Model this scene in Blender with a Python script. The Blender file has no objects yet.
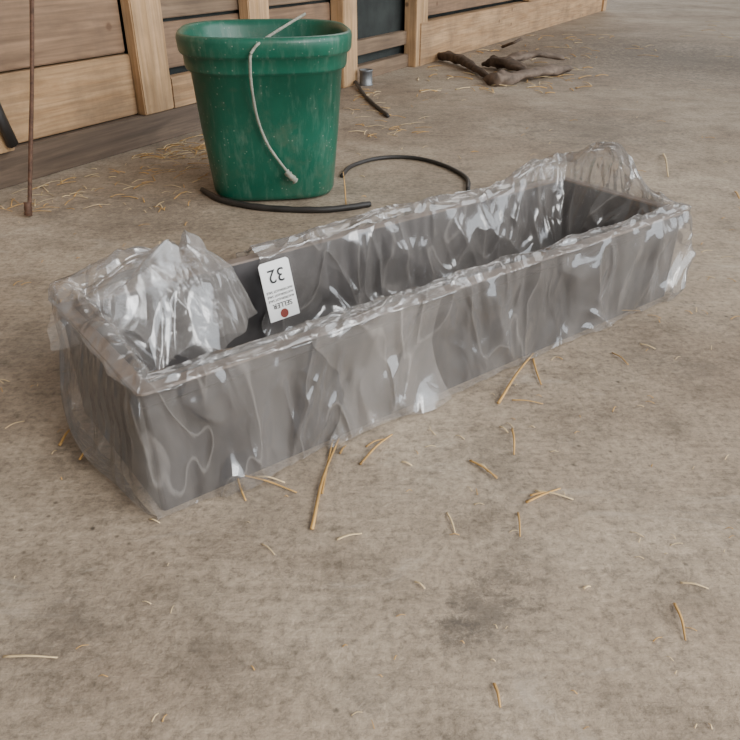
import bpy, bmesh, math, random
from mathutils import Vector, Matrix, noise
random.seed(7)
K=0.72
SC=bpy.context.scene
ST,CT=0.5024,0.8646
def ray(u,v):
    x=(u-370)/740.0; y=(370-v)/740.0
    return x, CT+y*ST, -ST+y*CT
def fl(u,v,z=0.0):
    x,y,d=ray(u,v); t=(1-z)/(-d); return Vector((x*t,y*t,z))
def py(u,v,Y):
    x,y,d=ray(u,v); t=Y/y; return Vector((x*t,Y,1+d*t))
# ---------- materials
def newmat(name):
    m=bpy.data.materials.new(name); m.use_nodes=True
    nt=m.node_tree; b=nt.nodes['Principled BSDF']; return m,nt,b
def N(nt,t,**k):
    n=nt.nodes.new(t)
    for a,b in k.items(): setattr(n,a,b)
    return n
def coords(nt,scale=(1,1,1),rot=(0,0,0)):
    tc=N(nt,'ShaderNodeTexCoord'); mp=N(nt,'ShaderNodeMapping')
    mp.inputs['Scale'].default_value=scale; mp.inputs['Rotation'].default_value=rot
    nt.links.new(tc.outputs['Object'],mp.inputs['Vector']); return mp.outputs['Vector']
def noise_n(nt,vec,scale,detail=5,rough=.55,dist=0):
    n=N(nt,'ShaderNodeTexNoise'); n.inputs['Scale'].default_value=scale; n.inputs['Detail'].default_value=detail
    n.inputs['Roughness'].default_value=rough; n.inputs['Distortion'].default_value=dist
    nt.links.new(vec,n.inputs['Vector']); return n.outputs['Fac']
def ramp(nt,fac,stops):
    r=N(nt,'ShaderNodeValToRGB'); e=r.color_ramp.elements
    while len(e)<len(stops): e.new(.5)
    for i,(p,c) in enumerate(stops):
        e[i].position=p
        if not isinstance(c,(tuple,list)): c=(c,c,c)
        e[i].color=(c[0],c[1],c[2],1)
    nt.links.new(fac,r.inputs['Fac']); return r.outputs['Color']
def mixc(nt,a,b,fac,mode='MIX'):
    m=N(nt,'ShaderNodeMix',data_type='RGBA',blend_type=mode)
    for sock,val in ((m.inputs[0],fac),(m.inputs[6],a),(m.inputs[7],b)):
        if hasattr(val,'node'): nt.links.new(val,sock)
        elif isinstance(val,(int,float)): sock.default_value=val if sock.type=='VALUE' else (val,val,val,1)
        else: sock.default_value=(val[0],val[1],val[2],1)
    return m.outputs[2]
def math_n(nt,op,a,b=0.0,clamp=False):
    m=N(nt,'ShaderNodeMath',operation=op); m.use_clamp=clamp
    for i,val in enumerate((a,b)):
        if hasattr(val,'node'): nt.links.new(val,m.inputs[i])
        else: m.inputs[i].default_value=val
    return m.outputs[0]
def bump(nt,h,strength,dist,normal_sock):
    b=N(nt,'ShaderNodeBump'); b.inputs['Strength'].default_value=strength; b.inputs['Distance'].default_value=dist
    nt.links.new(h,b.inputs['Height']); nt.links.new(b.outputs['Normal'],normal_sock); return b

# concrete
def mat_floor():
    m,nt,b=newmat('concrete')
    v=coords(nt)
    c=ramp(nt,noise_n(nt,v,1.3,8,.62,.3),[(.32,(.235,.176,.126)),(.5,(.325,.258,.190)),(.68,(.42,.344,.26))])
    c=mixc(nt,c,ramp(nt,noise_n(nt,v,8,8,.75),[(.34,.55),(.5,1.0),(.68,1.22)]),.8,'MULTIPLY')
    c=mixc(nt,c,ramp(nt,noise_n(nt,v,70,6,.8),[(.36,.50),(.5,1.0),(.66,1.35)]),.8,'MULTIPLY')
    # brushed streaks
    vs=coords(nt,(9,90,1),(0,0,math.radians(-62)))
    c=mixc(nt,c,ramp(nt,noise_n(nt,vs,1.2,4,.6),[(.35,.80),(.55,1.0),(.7,1.1)]),.45,'MULTIPLY')
    # pale scrape patches
    c=mixc(nt,c,(.48,.41,.33),ramp(nt,noise_n(nt,coords(nt,(2,5,1),(0,0,.6)),1.6,7,.75,1.0),[(.56,0.0),(.68,.5)]))
    # dark grit
    vo=N(nt,'ShaderNodeTexVoronoi'); vo.inputs['Scale'].default_value=34; nt.links.new(v,vo.inputs['Vector'])
    g=ramp(nt,vo.outputs['Distance'],[(.06,.15),(.16,1.0)])
    gm=ramp(nt,noise_n(nt,v,3.3,5,.7),[(.46,0.0),(.6,.8)])
    c=mixc(nt,c,mixc(nt,c,g,1.0,'MULTIPLY'),gm)
    # stains (grease marks) at given floor places; broad far ones paint in the dimmer interior
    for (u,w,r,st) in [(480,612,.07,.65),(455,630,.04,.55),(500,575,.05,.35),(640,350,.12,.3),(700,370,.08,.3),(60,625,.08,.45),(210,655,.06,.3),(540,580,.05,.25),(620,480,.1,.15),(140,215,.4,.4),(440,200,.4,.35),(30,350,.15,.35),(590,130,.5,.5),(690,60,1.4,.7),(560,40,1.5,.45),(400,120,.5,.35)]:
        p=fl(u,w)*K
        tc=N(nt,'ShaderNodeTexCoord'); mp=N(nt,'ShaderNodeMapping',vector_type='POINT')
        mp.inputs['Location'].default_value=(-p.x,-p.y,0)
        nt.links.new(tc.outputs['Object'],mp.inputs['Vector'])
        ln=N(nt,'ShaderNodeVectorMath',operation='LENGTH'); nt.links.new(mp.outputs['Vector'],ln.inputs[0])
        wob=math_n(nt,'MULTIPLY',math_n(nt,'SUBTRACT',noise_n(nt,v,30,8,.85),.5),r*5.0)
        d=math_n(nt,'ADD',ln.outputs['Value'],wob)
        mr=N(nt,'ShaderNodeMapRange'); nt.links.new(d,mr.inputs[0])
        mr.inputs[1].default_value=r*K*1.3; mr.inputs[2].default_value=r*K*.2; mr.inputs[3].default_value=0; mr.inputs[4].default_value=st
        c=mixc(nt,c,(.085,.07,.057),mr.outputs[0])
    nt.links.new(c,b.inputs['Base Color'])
    b.inputs['Roughness'].default_value=.66; b.inputs['Specular IOR Level'].default_value=.35
    h=math_n(nt,'ADD',noise_n(nt,v,110,6,.75),math_n(nt,'MULTIPLY',noise_n(nt,vs,1.2,4,.6),.6))
    bump(nt,h,.6,.005,b.inputs['Normal'])
    return m
def mat_wood(name,c0,c1,axis='x',weather=.3):
    m,nt,b=newmat(name)
    s={'x':(1.2,14,14),'z':(14,14,1.2)}[axis]
    v=coords(nt,s)
    c=ramp(nt,noise_n(nt,v,1.6,6,.6,1.2),[(.3,c0),(.65,c1)])
    v2=coords(nt,{'x':(2,60,60),'z':(60,60,2)}[axis])
    c=mixc(nt,c,ramp(nt,noise_n(nt,v2,1.5,3),[(.35,.70),(.6,1.08)]),.8,'MULTIPLY')
    v3=coords(nt)
    c=mixc(nt,c,(.085,.06,.042),ramp(nt,noise_n(nt,v3,4,6,.7),[(.42,0.0),(.72,weather)]))
    vo=N(nt,'ShaderNodeTexVoronoi'); vo.inputs['Scale'].default_value=5.5; nt.links.new(v3,vo.inputs['Vector'])
    c=mixc(nt,c,(.10,.05,.025),ramp(nt,vo.outputs['Distance'],[(.05,.8),(.1,0.0)]))
    nt.links.new(c,b.inputs['Base Color']); b.inputs['Roughness'].default_value=.75
    bump(nt,noise_n(nt,v2,1.5,3),.3,.003,b.inputs['Normal'])
    return m
def mat_simple(name,col,rough=.5,metal=0,var=.3,scale=20,spec=.5):
    m,nt,b=newmat(name); v=coords(nt)
    lo=tuple(x*(1-var) for x in col); hi=tuple(min(1,x*(1+var)) for x in col)
    nt.links.new(ramp(nt,noise_n(nt,v,scale,5),[(.3,lo),(.7,hi)]),b.inputs['Base Color'])
    b.inputs['Roughness'].default_value=rough; b.inputs['Metallic'].default_value=metal; b.inputs['Specular IOR Level'].default_value=spec
    bump(nt,noise_n(nt,v,scale*3,4),.2,.002,b.inputs['Normal'])
    return m
def mat_bucket():
    m,nt,b=newmat('green_plastic'); v=coords(nt)
    c=ramp(nt,noise_n(nt,v,5,4),[(.3,(.003,.072,.042)),(.7,(.005,.105,.063))])
    vs=coords(nt,(30,30,5))
    c=mixc(nt,c,(.15,.21,.16),ramp(nt,noise_n(nt,vs,1.5,6,.7),[(.5,0.0),(.8,.55)]))
    c=mixc(nt,c,(.12,.12,.08),ramp(nt,noise_n(nt,v,7,7,.75),[(.52,0.0),(.75,.5)]))
    vo=N(nt,'ShaderNodeTexVoronoi'); vo.inputs['Scale'].default_value=60; nt.links.new(v,vo.inputs['Vector'])
    c=mixc(nt,c,(.30,.33,.27),math_n(nt,'MULTIPLY',ramp(nt,vo.outputs['Distance'],[(.08,.5),(.17,0.0)]),ramp(nt,noise_n(nt,v,9,3),[(.44,0.0),(.56,1.0)])))
    nt.links.new(c,b.inputs['Base Color']); b.inputs['Roughness'].default_value=.38
    bump(nt,noise_n(nt,v,30,3),.1,.002,b.inputs['Normal'])
    return m
def mat_film(name,fine,milkadd,bs):
    m,nt,b=newmat(name); nt.nodes.remove(b)
    out=nt.nodes['Material Output']
    n1=noise_n(nt,coords(nt,(5,5,1.9),(.12,.2,.2)),1.6,1.2,.4,1.2)
    rid=math_n(nt,'ABSOLUTE',math_n(nt,'SUBTRACT',n1,.5))
    n2=noise_n(nt,coords(nt,(8,8,3.6),(-.4,.45,.2)),1.5,1,.4,1.2)
    rid2=math_n(nt,'ABSOLUTE',math_n(nt,'SUBTRACT',n2,.5))
    msk=math_n(nt,'MULTIPLY',ramp(nt,noise_n(nt,coords(nt,(1,1,.6)),5.0,2,.5),[(.42,.1),(.56,1.0)]),fine)
    h=math_n(nt,'SUBTRACT',math_n(nt,'MULTIPLY',rid,-1.8),math_n(nt,'MULTIPLY',rid2,msk))
    bp=N(nt,'ShaderNodeBump'); bp.inputs['Strength'].default_value=bs; bp.inputs['Distance'].default_value=.028
    nt.links.new(h,bp.inputs['Height'])
    tr=N(nt,'ShaderNodeBsdfTransparent'); tr.inputs['Color'].default_value=(.95,.95,.95,1)
    df=N(nt,'ShaderNodeBsdfDiffuse'); df.inputs['Color'].default_value=(.66,.605,.56,1)
    tl=N(nt,'ShaderNodeBsdfTranslucent'); tl.inputs['Color'].default_value=(.66,.605,.56,1)
    nt.links.new(bp.outputs['Normal'],df.inputs['Normal'])
    dm=N(nt,'ShaderNodeMixShader'); dm.inputs[0].default_value=.3
    nt.links.new(df.outputs[0],dm.inputs[1]); nt.links.new(tl.outputs[0],dm.inputs[2])
    gl=N(nt,'ShaderNodeBsdfGlossy'); gl.inputs['Roughness'].default_value=.16; gl.inputs['Color'].default_value=(.95,.97,1,1)
    nt.links.new(bp.outputs['Normal'],gl.inputs['Normal'])
    lw=N(nt,'ShaderNodeLayerWeight'); lw.inputs['Blend'].default_value=.3; nt.links.new(bp.outputs['Normal'],lw.inputs['Normal'])
    lo=ramp(nt,noise_n(nt,coords(nt,(1.6,1.6,.6)),5,4,.6,1.0),[(.38,0.0),(.65,.10)])
    milk=math_n(nt,'ADD',math_n(nt,'MULTIPLY',lw.outputs['Facing'],.18),
        math_n(nt,'ADD',math_n(nt,'ADD',lo,milkadd),ramp(nt,rid,[(0.0,.22),(.012,.07),(.2,.04)])),True)
    s1=N(nt,'ShaderNodeMixShader'); nt.links.new(milk,s1.inputs[0]); nt.links.new(tr.outputs[0],s1.inputs[1]); nt.links.new(dm.outputs[0],s1.inputs[2])
    gf=math_n(nt,'ADD',math_n(nt,'MULTIPLY',lw.outputs['Fresnel'],.6),.06,True)
    s2=N(nt,'ShaderNodeMixShader'); nt.links.new(gf,s2.inputs[0]); nt.links.new(s1.outputs[0],s2.inputs[1]); nt.links.new(gl.outputs[0],s2.inputs[2])
    nt.links.new(s2.outputs[0],out.inputs['Surface'])
    return m
M_floor=mat_floor()
M_tan=mat_wood('pine_board',(.33,.185,.085),(.49,.31,.165),'x',.55)
M_ply=mat_wood('plywood',(.17,.10,.056),(.28,.17,.10),'x',.6)
M_dark=mat_wood('weathered_board',(.075,.05,.034),(.16,.108,.072),'x',.55)
M_post=mat_wood('pine_post',(.40,.235,.105),(.55,.35,.19),'z',.4)
M_postd=mat_wood('old_post',(.14,.09,.055),(.24,.16,.10),'x',.4)
M_void=mat_simple('dark_recess',(.018,.022,.020),.9,0,.5,8)
M_black=mat_simple('black_rubber',(.022,.019,.017),.55)
M_rust=mat_simple('rusty_steel',(.10,.05,.03),.7,.3,.5,60)
M_steel=mat_simple('dull_steel',(.20,.21,.22),.5,.7)
M_bark=mat_simple('bark',(.075,.048,.03),.85,0,.6,25)
M_barkp=mat_simple('split_wood',(.16,.115,.085),.8,0,.5,18)
M_straw=mat_simple('straw',(.50,.29,.09),.6,0,.45,9)
M_strawp=mat_simple('pale_straw',(.60,.45,.25),.6,0,.3,9)
M_tub=mat_simple('grey_trough',(.042,.040,.043),.36,.2,.3,9)
M_tubin=mat_simple('grey_trough_inside',(.085,.08,.082),.4,.1,.35,9)
M_rim=mat_simple('dusty_rim',(.17,.13,.105),.6,0,.35,16)
M_in=mat_simple('dusty_inner_floor',(.24,.205,.175),.6,0,.45,9)
M_wire=mat_simple('rope_grey',(.26,.26,.21),.7,0,.3,60)
M_tag=mat_simple('tag_card',(.80,.80,.79),.5,0,.04,10)
M_ink=mat_simple('ink',(.01,.01,.012),.6,0,.1,10)
M_red=mat_simple('red_ink',(.18,.03,.02),.6,0,.1,10)
M_bucket=mat_bucket(); M_film=mat_film('clear_polythene',1.0,0.0,1.0); M_film2=mat_film('clear_polythene_gathered',.3,.03,.6)
# ---------- mesh helpers
def mk(name,verts,faces,mats,parent=None,mw=None,smooth=True,fmat=None,bevel=0):
    me=bpy.data.meshes.new(name); me.from_pydata([(v[0]*K,v[1]*K,v[2]*K) for v in verts],[],faces)
    for m in (mats if isinstance(mats,(list,tuple)) else [mats]): me.materials.append(m)
    if fmat: 
        for p,i in zip(me.polygons,fmat): p.material_index=i
    bm=bmesh.new(); bm.from_mesh(me)
    if bevel: bmesh.ops.bevel(bm,geom=list(bm.edges),offset=bevel*K,segments=2,affect='EDGES')
    bmesh.ops.recalc_face_normals(bm,faces=bm.faces); bm.to_mesh(me); bm.free()
    for p in me.polygons: p.use_smooth=smooth
    o=bpy.data.objects.new(name,me); SC.collection.objects.link(o)
    if parent: o.parent=parent
    if mw is not None: o.matrix_world=mw
    return o
def empty(name,mw=Matrix()):
    o=bpy.data.objects.new(name,None); SC.collection.objects.link(o); o.empty_display_size=.05; o.matrix_world=mw; return o
def frame(p,ang): return Matrix.Translation(Vector(p)*K)@Matrix.Rotation(ang,4,'Z')
BF=[(0,1,2,3),(7,6,5,4),(0,4,5,1),(1,5,6,2),(2,6,7,3),(3,7,4,0)]
def box(name,x0,x1,y0,y1,z0,z1,mat,parent,bev=.006):
    vs=[(x0,y0,z0),(x1,y0,z0),(x1,y1,z0),(x0,y1,z0),(x0,y0,z1),(x1,y0,z1),(x1,y1,z1),(x0,y1,z1)]
    return mk(name,vs,BF,mat,parent,None,False,None,bev)
def catmull(pts,n=8):
    pts=[Vector(p) for p in pts]; P=[2*pts[0]-pts[1]]+pts+[2*pts[-1]-pts[-2]]; out=[]
    for i in range(1,len(P)-2):
        for k in range(n):
            t=k/n; a,b,c,d=P[i-1],P[i],P[i+1],P[i+2]
            out.append(.5*((2*b)+(c-a)*t+(2*a-5*b+4*c-d)*t*t+(3*b-a-3*c+d)*t**3))
    out.append(pts[-1]); return out
def tube_data(pts,rad,seg=8,rough=0,base=0,flat=1):
    V=[];F=[];n=len(pts)
    for i,p in enumerate(pts):
        t=(pts[min(i+1,n-1)]-pts[max(i-1,0)]).normalized()
        up=Vector((0,0,1)) if abs(t.z)<.9 else Vector((1,0,0))
        s=t.cross(up).normalized(); w=s.cross(t)
        r=rad(i/(n-1)) if callable(rad) else rad
        for k in range(seg):
            a=2*math.pi*k/seg
            rr=r*(1+rough*noise.noise(Vector((i*.35,k*1.3,base*.01+1))))
            V.append(p+s*math.cos(a)*rr+w*math.sin(a)*rr*flat)
    for i in range(n-1):
        for k in range(seg):
            F.append((base+i*seg+k,base+i*seg+(k+1)%seg,base+(i+1)*seg+(k+1)%seg,base+(i+1)*seg+k))
    F.append(tuple(base+k for k in range(seg))[::-1]); F.append(tuple(base+(n-1)*seg+k for k in range(seg)))
    return V,F
def tube(name,pts,rad,mat,seg=8,rough=0,parent=None,sm=8,flat=1):
    V,F=tube_data(catmull(pts,sm),rad,seg,rough,0,flat); return mk(name,V,F,mat,parent)
# ---------- floor
mk('floor',[(-12,-6,0),(30,-6,0),(30,34,0),(-12,34,0)],[(0,1,2,3)],M_floor,smooth=False)
# ---------- left wall (local x along wall, local -y toward room)
WA=(-1.712,3.378,0); wang=math.atan2(.878,.4785)
wall=empty('wall_left',frame(WA,wang))
def W(name,s0,s1,z0,z1,d0,d1,mat,bev=.006): # d = distance in front of nominal plane
    return box(name,s0,s1,-d1,-d0,z0,z1,mat,wall,bev)
W('kickboard_near',-3.0,2.2,0,.165,-.05,0,M_dark)
W('backing',-3.0,11.5,0,2.4,-.16,-.125,M_void,0)
W('board_light',-1.2,.97,.17,.475,-.124,-.035,M_tan)
W('board_upper_1',-3.0,.96,.485,.86,-.124,-.05,M_ply)
W('board_upper_2',-3.0,3.1,.875,1.3,-.124,-.045,M_tan)
W('board_upper_3',-3.0,4.3,1.315,2.3,-.124,-.045,M_ply)
W('stud_1',.97,1.20,.165,2.4,-.05,.02,M_post)
W('block_1',1.20,1.62,.165,.33,-.06,.02,M_tan)
W('board_mid_1',1.2,3.1,.36,.6,-.12,-.08,M_ply)
W('board_mid_2',1.2,3.1,.62,.86,-.12,-.08,M_postd)
W('stud_2',1.98,2.2,.0,2.4,-.07,.01,M_post)
W('kickboard_mid',2.2,4.36,0,.11,-.12,-.03,M_postd)
W('rail_mid',2.2,4.36,.19,.30,-.12,-.05,M_postd)
W('stud_3',3.10,3.32,0,2.4,-.08,.03,M_post)
W('stud_4',4.36,4.60,.0,2.4,-.08,.04,M_post)
W('board_far_1',4.44,11.5,0,.36,-.08,.05,M_tan)
W('board_far_2',4.6,11.5,.40,.70,-.08,.0,M_ply)
W('board_far_3',4.6,11.5,.72,1.1,-.08,.0,M_tan)
W('board_far_4',4.6,11.5,1.11,2.3,-.08,.0,M_ply)
W('stud_5',7.4,7.62,.37,2.4,.0,.08,M_post)
W('stud_6',11.3,11.5,0,2.4,-.08,.08,M_post)
# ---------- small wooden stake with black grip against the wall at left
stake=empty('wooden_stake',frame(WA,wang))
vv=[(-.10,-.05,.168),(0.02,-.05,.168),(.02,-.02,.168),(-.10,-.02,.168),(-.17,-.03,.62),(-.05,-.03,.62),(-.05,-.002,.62),(-.17,-.002,.62)]
mk('shaft',[(a+.075,b,c) for a,b,c in vv],BF,M_post,stake,None,False,None,.004)
V,F=tube_data([Vector((.065,-.075,.20)),Vector((.035,-.08,.32)),Vector((.015,-.08,.44))],.028,8,.5); mk('grip',V,F,M_black,stake)
# ---------- rusty rod
rb=Vector((-1.42,2.993,0.01)); rt=Vector((-1.463,3.70,1.0))
rod=empty('iron_rod')
tube('shaft',[rb,rb.lerp(rt,.5)+Vector((.006,0,0)),rt],.0095,M_rust,8,.2,rod)
tube('foot',[rb+Vector((-.004,0,0)),rb+Vector((0,0,.02)),rb+Vector((0,.01,.05))],.016,M_rust,8,.2,rod)
# ---------- trough
C=(-.4186,1.1494,0); tang=math.atan2(.607,.795); TM=frame(C,tang)
L,Wd,H=1.735,.473,.285
PER=2*(L+Wd)
def pos(p,d,r0=.01):
    p%=PER
    if p<L: q=(p,0)
    elif p<L+Wd: q=(L,p-L)
    elif p<2*L+Wd: q=(L-(p-L-Wd),Wd)
    else: q=(0,Wd-(p-2*L-Wd))
    hx,hy=L/2,Wd/2; cx,cy=q[0]-hx,q[1]-hy
    cx*=(hx+d)/hx; cy*=(hy+d)/hy
    r=max(.004,r0+d*.6)
    kx=max(-(hx+d-r),min(hx+d-r,cx)); ky=max(-(hy+d-r),min(hy+d-r,cy))
    dx,dy=cx-kx,cy-ky; l=math.hypot(dx,dy)
    if l>1e-6: dx,dy=dx/l*r,dy/l*r
    return hx+kx+dx,hy+ky+dy
def plist():
    out=[]
    seg=[(0,L),(L,L+Wd),(L+Wd,2*L+Wd),(2*L+Wd,PER)]
    for a,b in seg:
        xs=[0,.004,.009,.014,.02,.03]; m=[.03+(b-a-.06)*k/12 for k in range(1,12)]
        out+= [a+x for x in xs]+[a+x for x in m]+[b-x for x in xs[:0:-1]]
    return out
prof=[(-.05,0.0),(0,.0),(0,.25),(.008,.252),(.010,.257),(.010,.281),(.007,.285),(-.022,.285),(-.025,.281),(-.028,.045),(-.039,.032)]
ps=plist(); V=[];F=[];fm=[]
for d,z in prof:
    for p in ps:
        x,y=pos(p,d); V.append((x,y,z))
n=len(ps)
for j in range(len(prof)-1):
    for i in range(n):
        F.append((j*n+i,j*n+(i+1)%n,(j+1)*n+(i+1)%n,(j+1)*n+i)); fm.append(1 if 5<=j<=7 else (3 if j>7 else 0))
F.append(tuple(range(n))); fm.append(0); F.append(tuple((len(prof)-1)*n+i for i in range(n))); fm.append(2)
mk('feed_trough',V,F,[M_tub,M_rim,M_in,M_tubin],None,TM,False,fm)
# ---------- plastic bags
def nz(x,y,z): return noise.noise(Vector((x,y,z)))
def rg(x,y,z): return 1-min(1,abs(nz(x,y,z))*2.6)
def gs(x,c,w): return math.exp(-((x-c)/w)**2)
def sm(x,a,b):
    t=max(0,min(1,(x-a)/(b-a))); return t*t*(3-2*t)
def wrinkle(p,z,seed):
    """sparse long folds, mostly hanging, running diagonally in places"""
    sh=nz(p*1.3,3.1,seed+40)*18            # local slant of the folds
    mk_=sm(nz(p*2.4,z*2.0,seed+50),-.25,.15)
    a=.58*rg(p*3.0+z*sh*.35,z*2.6,seed)**2
    b_=mk_*.50*rg(p*6.5+z*sh,z*3.6,seed+3)**3
    c=mk_*.22*rg(p*12+z*sh*1.8,z*5,seed+5)**3
    return a+b_+c
def bag(p0,p1,e0,e1,nP,nW,seed,extra,lay,inlen):
    V=[];F=[]
    for j in range(nW+1):
        w=j/nW
        for i in range(nP+1):
            f=i/nP; p=p0+e0(w)*(1-f)**3+(p1-p0)*f+e1(w)*f**3
            pw=p%PER
            if w<.42:   # outside
                k=w/.42; z=.004+k*(H-.006)
                wr=wrinkle(pw,z,seed)
                amp=.036*(math.sin(math.pi*min(1,max(0,k*.75+.2))))
                d=.004+lay+wr*amp+ (1-k)**2.5*(.010+.06*max(0,nz(p*4,0,seed+8)))
                d+=.010*max(0,min(1,k*3))*max(0,min(1,(k-.6)*4))
                z+= (.010*(1-k)*max(0,nz(p*9,2,seed)))
            elif w<.54: # over rim
                k=(w-.42)/.12; a=k*math.pi
                rr=.024+.002*lay+.012*rg(p*4,k,seed+9)**2; d=-.007+rr*math.cos(a)+.005*nz(p*8,1,seed)
                z=H+.002+lay*.5+(.006+.016*rg(p*5,k*2,seed)**2+.006*rg(p*11,k*2,seed+2))*math.sin(a)
                d+=.004*nz(p*14,k*3,seed+2)
            else:       # inside
                k=(w-.54)/.46; dep=k*inlen
                wallh=H-.05
                if dep<wallh:
                    z=H-dep; d=-.033-lay*.3-.042*wrinkle(pw,z,seed+60)*min(1,dep*12)-.03*max(0,(dep/wallh-.7)/.3)**2
                else:
                    q=dep-wallh; z=.045+.030*rg(p*3.5,q*5,seed+7)**2+.015*rg(p*8,q*9,seed)**2; d=-.100-q*.9-.02*rg(p*4,0,seed+4)
            d,z=extra(pw,w,d,z)
            d=max(d,-.225)
            x,y=pos(p,d,.02); V.append((x,y,max(z,.003)))
    m=nP+1
    for j in range(nW):
        for i in range(nP): F.append((j*m+i,j*m+i+1,(j+1)*m+i+1,(j+1)*m+i))
    return V,F
# right bag
def exR(p,w,d,z):
    g=gs(p,L+.30,.12)+.4*gs(p,L+Wd+.10,.16)+.12*gs(p,L+Wd+.75,.25)
    h=gs(w,.50,.11)
    z+=g*h*.17*(1+.4*nz(p*7,w*3,3)) 
    if w>.54:
        k=(w-.54)/.46; e=gs(p,L+.25,.36); d-=e*.12*math.sin(min(1,k*1.2)*math.pi*.5)*(1+.4*nz(p*5,w*3,1)); z+=e*.07*rg(p*4,w*3,4)*min(1,k*4)
    else:
        e=gs(p,L+.05,.34); d+=e*.038*rg(p*6,w*2.5,8)*math.sin(min(1,w/.42)*math.pi)
    return d,z
V,F=bag(.40,3.463,lambda w:.05*math.sin(w*9)+.02*nz(w*12,0,1)-(.0 if w<.5 else -.18*(w-.5)),lambda w:.06*nz(w*7,1,5)-.1*max(0,w-.54),700,150,11,exR,.005,.38)
mk('plastic_bag',V,F,M_film,None,TM)
# left bag
def exL(p,w,d,z):
    g=gs(p,2*L+Wd-.12,.17)+.5*gs(p,2*L+Wd+.2,.2)
    h=gs(w,.52,.13)
    z+=g*h*.07*(1+.6*nz(p*6,w*4,5)); d-=g*h*.02*nz(p*6,w*5,1)
    if w>.54: 
        e=gs(p,2*L+Wd+.05,.36); k=(w-.54)/.46; d-=e*.12*k*(1+.5*nz(p*5,w*4,9)); z+=.05*e*k*(1+nz(p*5,w*4,2))
    else:
        e=gs(p,2*L+1.6*Wd,.24); d+=e*.052*math.sin(min(1,w/.42)**.6*math.pi)*(1+.5*nz(p*5,w*4,2))
    return d,z
V,F=bag(3.60,PER+.76,lambda w:.05*nz(w*9,0,4),lambda w:-.05*math.sin(w*6)-.12*max(0,w-.5),480,130,27,exL,0.0,.17)
fmm=[0]*len(F)
# loose gathered drape at the back-left corner (pleated tent)
nu,nv=170,50
def tri(x): return 2*abs((x%1)-.5)
def tent(cx,cy,rx,ry,hh,px,z0,sd,np_):
    base=len(V)
    for j in range(nv+1):
        for i in range(nu+1):
            a=i/nu*2*math.pi; t=j/nv
            c,s=math.cos(a),math.sin(a)
            wv=nz(c*1.1+4+sd,s*1.1,t*.9)
            pl=.20*(tri(a/(2*math.pi)*np_+wv*.9)-.5)+.06*(tri(a/(2*math.pi)*(2*np_+2)+wv*2)-.5)
            r=(.14+t)*(1+pl*min(1,t*2.2)+.3*wv)
            zz=hh*(1-t)**1.15+.05*wv*(1-t)+.024*(tri(a/(2*math.pi)*np_+wv*.9+t*.5)-.5)*min(1,t*3)+.016*nz(c*2+sd,s*2,t*2.5+3)
            x=cx+rx*r*c+px*(1-t); y=cy+ry*r*s
            z=z0+zz-.10*max(0,t-.6)/.4*(1 if s<0 else .3)*(1 if c>-.3 else .35)
            V.append((x,y,z))
    for j in range(nv):
        for i in range(nu): F.append((base+j*(nu+1)+i,base+j*(nu+1)+i+1,base+(j+1)*(nu+1)+i+1,base+(j+1)*(nu+1)+i))
tent(.175,.375,.20,.14,.105,.08,.295,0,6)
fmm+=[1]*(len(F)-len(fmm))
mk('plastic_bag.001',V,F,[M_film,M_film2],None,TM,True,fmm)
# ---------- price tag on the inner back side
tagm=TM@Matrix.Translation(Vector((.505,Wd-.120,.228))*K)@Matrix.Rotation(math.radians(-14),4,'X')@Matrix.Rotation(math.radians(-2),4,'Y')
tag=empty('auction_tag',tagm)
tw,th=.044,.076
o=mk('card',[(-tw,0,-th+.0),(tw,0,-th),(tw,0,th-.006),(tw-.006,0,th),(-tw+.006,0,th),(-tw,0,th-.006),
     (-tw,.002,-th+.0),(tw,.002,-th),(tw,.002,th-.006),(tw-.006,.002,th),(-tw+.006,.002,th),(-tw,.002,th-.006)],
   [(0,1,2,3,4,5),(11,10,9,8,7,6)]+[(i,(i+1)%6,6+(i+1)%6,6+i) for i in range(6)],M_tag,tag,None,False)
def txt(s,size,x,z,mat,name):
    cu=bpy.data.curves.new(name,'FONT'); cu.body=s; cu.size=size*K; cu.align_x='CENTER'; cu.extrude=.0002
    cu.materials.append(mat); ob=bpy.data.objects.new(name,cu); SC.collection.objects.link(ob); ob.parent=tag
    ob.matrix_local=Matrix.Translation((x*K,-.0012,z*K))@Matrix.Rotation(math.radians(90),4,'X')@Matrix.Rotation(math.radians(180),4,'Z')
txt('32',.05,0,.055,M_ink,'handwriting')
for k in range(3): txt('AUCTION LOT SALE',.0085,0,.002-k*.011,M_ink,'print_%d'%k)
txt('SELLER',.019,0,-.032,M_ink,'print_name')
cv=[(0.012*math.cos(a*math.pi/8),-.001,-.062+.012*math.sin(a*math.pi/8)) for a in range(16)]
mk('logo_dot',cv,[tuple(range(16))],M_red,tag,None,False)
# ---------- bucket
bc=Vector((-.450,3.45,0)); BM=frame(bc,math.radians(8))
bucket=empty('plastic_bucket',BM)
pr=[(.004,.0,.0),(.004,.24,.24),(.012,.262,.258),(.03,.272,.265),(.28,.300,.305),(.525,.322,.345),(.530,.338,.360),(.54,.342,.364),(.585,.346,.370),(.592,.358,.386),(.60,.362,.390),(.645,.366,.398),(.660,.362,.394),(.667,.352,.384),(.66,.340,.372),(.64,.334,.364),(.3,.288,.30),(.03,.25,.25),(.03,0,0)]
V=[];F=[];ns=96
for z,rx,ry in pr:
    z*=1.02
    for k in range(ns):
        a=2*math.pi*k/ns; c,s=math.cos(a),math.sin(a); e=2/(2.9+1.0*max(0,1-z/.6))
        V.append((rx*abs(c)**e*(1 if c>=0 else -1),ry*abs(s)**e*(1 if s>=0 else -1),z))
for j in range(len(pr)-1):
    for k in range(ns): F.append((j*ns+k,j*ns+(k+1)%ns,(j+1)*ns+(k+1)%ns,(j+1)*ns+k))
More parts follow.
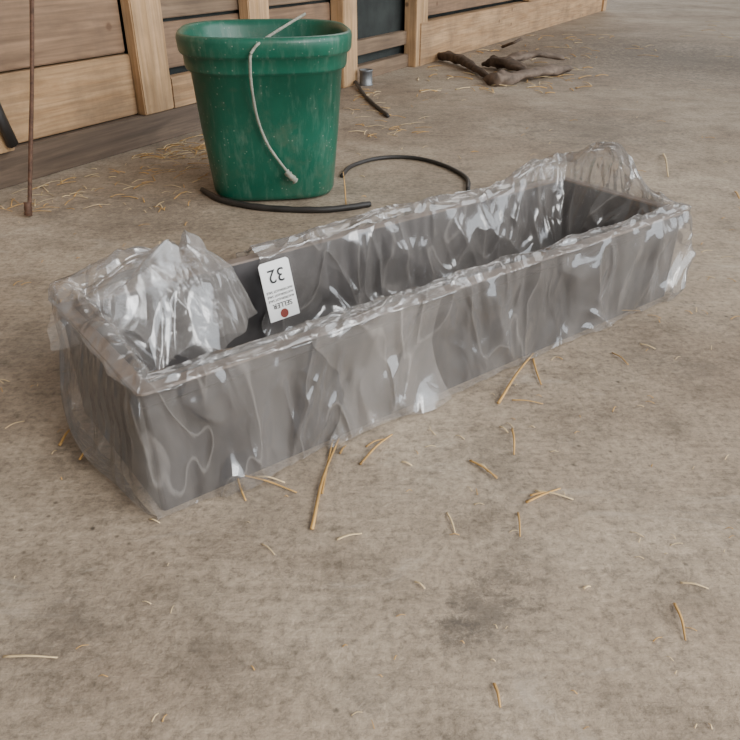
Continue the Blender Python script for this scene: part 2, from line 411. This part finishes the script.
ob=mk('tub',V,F,M_bucket,bucket,None)
inv=BM.inverted()
def tol(p): return (inv@(Vector(p)*K))/K
hp=[py(305,14,3.60),py(285,26,3.35),py(262,41,3.08),py(253,50,3.035),py(250,60,3.03),py(252,90,3.06),py(258,120,3.10),py(268,145,3.12),py(282,165,3.14),py(292,177,3.145)]
tube('rope_handle',[tol(p) for p in hp],.0058,M_wire,8,.2,bucket)
tube('rope_knot',[tol(py(286,172,3.145)),tol(py(292,177,3.145)),tol(py(296,181,3.15))],.014,M_wire,8,.5,bucket)
# ---------- hose
hs=[fl(203,193),fl(222,203),fl(250,209),fl(280,212),fl(320,213),fl(352,210),fl(370,207)]
tube('rubber_hose',[p+Vector((0,0,.014)) for p in hs],.013,M_black,10,.25)
hs=[fl(342,178),fl(352,168),fl(380,160),fl(415,160),fl(445,168),fl(466,180),fl(468,192)]
tube('rubber_hose.001',[p+Vector((0,0,.011)) for p in hs],.0105,M_black,8,.1)
hs=[fl(354,80,.03),fl(358,86,.02),fl(366,97,.01),fl(378,108,.012),fl(388,116,.012)]
tube('old_strap',hs,.013,M_black,8,.3)
# tin can by the wall
p=fl(366,85); can=[(.0,.0),(.055,.0),(.055,.006),(.05,.01),(.05,.10),(.055,.105),(.055,.115),(.047,.113),(.045,.02),(0,.02)]
V=[];F=[]
for r,z in can:
    for k in range(20): a=2*math.pi*k/20; V.append((r*math.cos(a),r*math.sin(a),z+.001))
for j in range(len(can)-1):
    for k in range(20): F.append((j*20+k,j*20+(k+1)%20,(j+1)*20+(k+1)%20,(j+1)*20+k))
mk('tin_can',V,F,M_steel,None,frame(p,0))
# driftwood branch
br=empty('broken_branch')
tube('limb_1',[fl(436,60)+Vector((0,0,.04)),fl(456,65)+Vector((0,0,.06)),fl(476,74)+Vector((0,0,.04)),fl(495,85)+Vector((0,0,.03))],lambda t:.032+.012*math.sin(t*5),M_bark,10,.5,br)
tube('limb_2',[fl(492,86)+Vector((0,0,.04)),fl(515,83)+Vector((0,0,.05)),fl(545,77)+Vector((0,0,.05)),fl(569,73)+Vector((0,0,.04))],lambda t:.085*(1-.5*t)+.01*math.sin(t*9+1),M_barkp,10,.6,br,8,.6)
tube('limb_3',[fl(482,68)+Vector((0,0,.03)),fl(500,70)+Vector((0,0,.07)),fl(530,78)+Vector((0,0,.04))],lambda t:.02+.06*math.sin(t*math.pi),M_bark,10,.8,br,8,.6)
tube('limb_4',[fl(505,68)+Vector((0,0,.06)),fl(530,66)+Vector((0,0,.10)),fl(562,66)+Vector((0,0,.07))],lambda t:.09*(1-.3*t),M_barkp,10,.6,br,8,.35)
tube('twig',[fl(502,50)+Vector((0,0,.03)),fl(513,53)+Vector((0,0,.10)),fl(520,49)+Vector((0,0,.10))],.014,M_bark,8,.5,br)
# ---------- straw
SV=[];SF=[];SM=[]
def straw(a,b,r,mi,bend=.03,lift=.004):
    a=Vector(a);b=Vector(b); ln=(b-a).length; m=(a+b)/2+Vector((random.uniform(-bend,bend)*ln,random.uniform(-bend,bend)*ln,random.uniform(0,.05)*ln))
    pts=catmull([a+Vector((0,0,r+.001)),m+Vector((0,0,r+lift)),b+Vector((0,0,r+.001))],4)
    V,F=tube_data(pts,lambda t:r*(1-.4*t),5,0,len(SV),.6); SV.extend(V); SF.extend(F); SM.extend([mi]*len(F))
ex=[(498,405,533,355,.0042,0),(512,401,543,405,.0022,0),(312,531,339,440,.0042,0),(322,495,333,441,.003,0),(240,476,297,494,.003,0),(255,478,285,484,.003,1),(360,466,392,436,.0035,0),(366,448,385,440,.0025,0),(402,463,412,467,.003,1),(470,462,497,480,.0035,0),(480,466,488,474,.004,1),(526,504,560,490,.0035,0),(535,492,573,501,.003,1),(530,497,552,494,.003,0),(447,514,455,534,.0025,1),(518,514,520,538,.0025,0),(512,430,514,456,.003,0),(500,428,508,434,.003,1),(533,360,541,386,.0035,0),(612,354,628,366,.003,0),(674,605,685,642,.003,0),(680,584,708,590,.0025,1),(494,685,500,709,.003,0),(4,658,58,659,.0025,1),(60,447,73,429,.0038,0),(80,461,92,448,.003,0),(238,480,246,502,.003,0),(337,541,362,535,.003,1),(340,455,346,447,.003,0),(583,590,590,588,.003,1),(663,155,668,178,.006,1),(520,338,545,345,.003,1),(590,320,640,312,.003,0),(640,345,655,350,.003,1),(735,193,739,200,.006,0),(150,520,160,524,.002,1),(415,583,425,590,.0025,1),(262,545,275,556,.002,1)]
for u1,v1,u2,v2,r,mi in ex: straw(fl(u1,v1),fl(u2,v2),r,mi)
straw(fl(346,206),fl(346,206)+Vector((-.01,.01,.14)),.005,0)
def scat(u0,u1,v0,v1,n,ls,rs):
    for _ in range(n):
        u=random.uniform(u0,u1); v=random.uniform(v0,v1); a=random.uniform(0,math.pi); l=random.uniform(*ls)
        p=fl(u,v)
        e=p+Vector((math.cos(a)*l,math.sin(a)*l,0)); bad=False
        for k in (p,e):
            if (k.x+1.712)*.878-(k.y-3.378)*.4785<.09: bad=True
            if (k.x-bc.x)**2+(k.y-bc.y)**2<.34**2: bad=True
            q=k-Vector(C); la=q.x*.795+q.y*.607; lb=-q.x*.607+q.y*.795
            if -.05<la<1.8 and -.05<lb<.53: bad=True
        if bad: continue
        straw(p,e,random.uniform(*rs),random.choice((0,1)))
scat(0,740,380,740,55,(.006,.020),(.0008,.0014))
scat(380,740,300,560,40,(.01,.03),(.001,.0016))
scat(0,200,200,440,50,(.01,.05),(.001,.0022))
scat(0,210,140,215,150,(.03,.12),(.0015,.0035))
scat(130,205,130,160,160,(.05,.16),(.002,.0045))
scat(350,420,85,140,50,(.04,.12),(.002,.0045))
scat(410,600,30,95,140,(.06,.2),(.003,.008))
scat(560,740,0,60,20,(.1,.2),(.003,.006))
scat(350,740,90,200,45,(.02,.06),(.0015,.003))
scat(630,740,180,330,30,(.02,.05),(.001,.0025))
mk('loose_straw',SV,SF,[M_straw,M_strawp],None,None,True,SM)
# ---------- light
w=bpy.data.worlds.new('barn_daylight'); SC.world=w; w.use_nodes=True; nt=w.node_tree; bg=nt.nodes['Background']
tc=N(nt,'ShaderNodeTexCoord')
def lobe(d,lo,hi):
    vm=N(nt,'ShaderNodeVectorMath',operation='DOT_PRODUCT'); nt.links.new(tc.outputs['Generated'],vm.inputs[0]); vm.inputs[1].default_value=Vector(d).normalized()
    mr=N(nt,'ShaderNodeMapRange'); nt.links.new(vm.outputs['Value'],mr.inputs[0]); mr.inputs[1].default_value=lo; mr.inputs[2].default_value=hi; return mr.outputs[0]
l1=lobe((.87,-.34,.28),.76,.88)   # big open doorway, behind-right
l2=lobe((.1,.9,.55),.95,.98)      # small bright lobe ahead, high up
s=math_n(nt,'ADD',math_n(nt,'MULTIPLY',l1,4.8),math_n(nt,'MULTIPLY',l2,3))
s=math_n(nt,'ADD',s,.38)
nt.links.new(s,bg.inputs['Strength'])
nt.links.new(mixc(nt,(1.0,.97,.93),(.91,.96,1.0),l1),bg.inputs['Color'])
def area(name,loc,tgt,size,en,col):
    ld=bpy.data.lights.new(name,'AREA'); ld.size=size[0]*K; ld.shape='RECTANGLE'; ld.size_y=size[1]*K; ld.energy=en; ld.color=col
    o=bpy.data.objects.new(name,ld); SC.collection.objects.link(o); o.location=Vector(loc)*K
    o.rotation_euler=(Vector(tgt)-Vector(loc)).to_track_quat('-Z','Y').to_euler()
area('doorway_light',(2.6,-1.6,2.6),(.6,.8,0),(2.2,2.2),112,(1,.97,.925))
# ---------- camera
cam=bpy.data.cameras.new('cam'); co=bpy.data.objects.new('camera',cam); SC.collection.objects.link(co); SC.camera=co
co.location=(0,0,K); co.rotation_euler=(math.radians(90-30.16),0,0)
cam.sensor_width=36; cam.sensor_height=36; cam.sensor_fit='AUTO'; cam.lens=36; cam.clip_start=.01
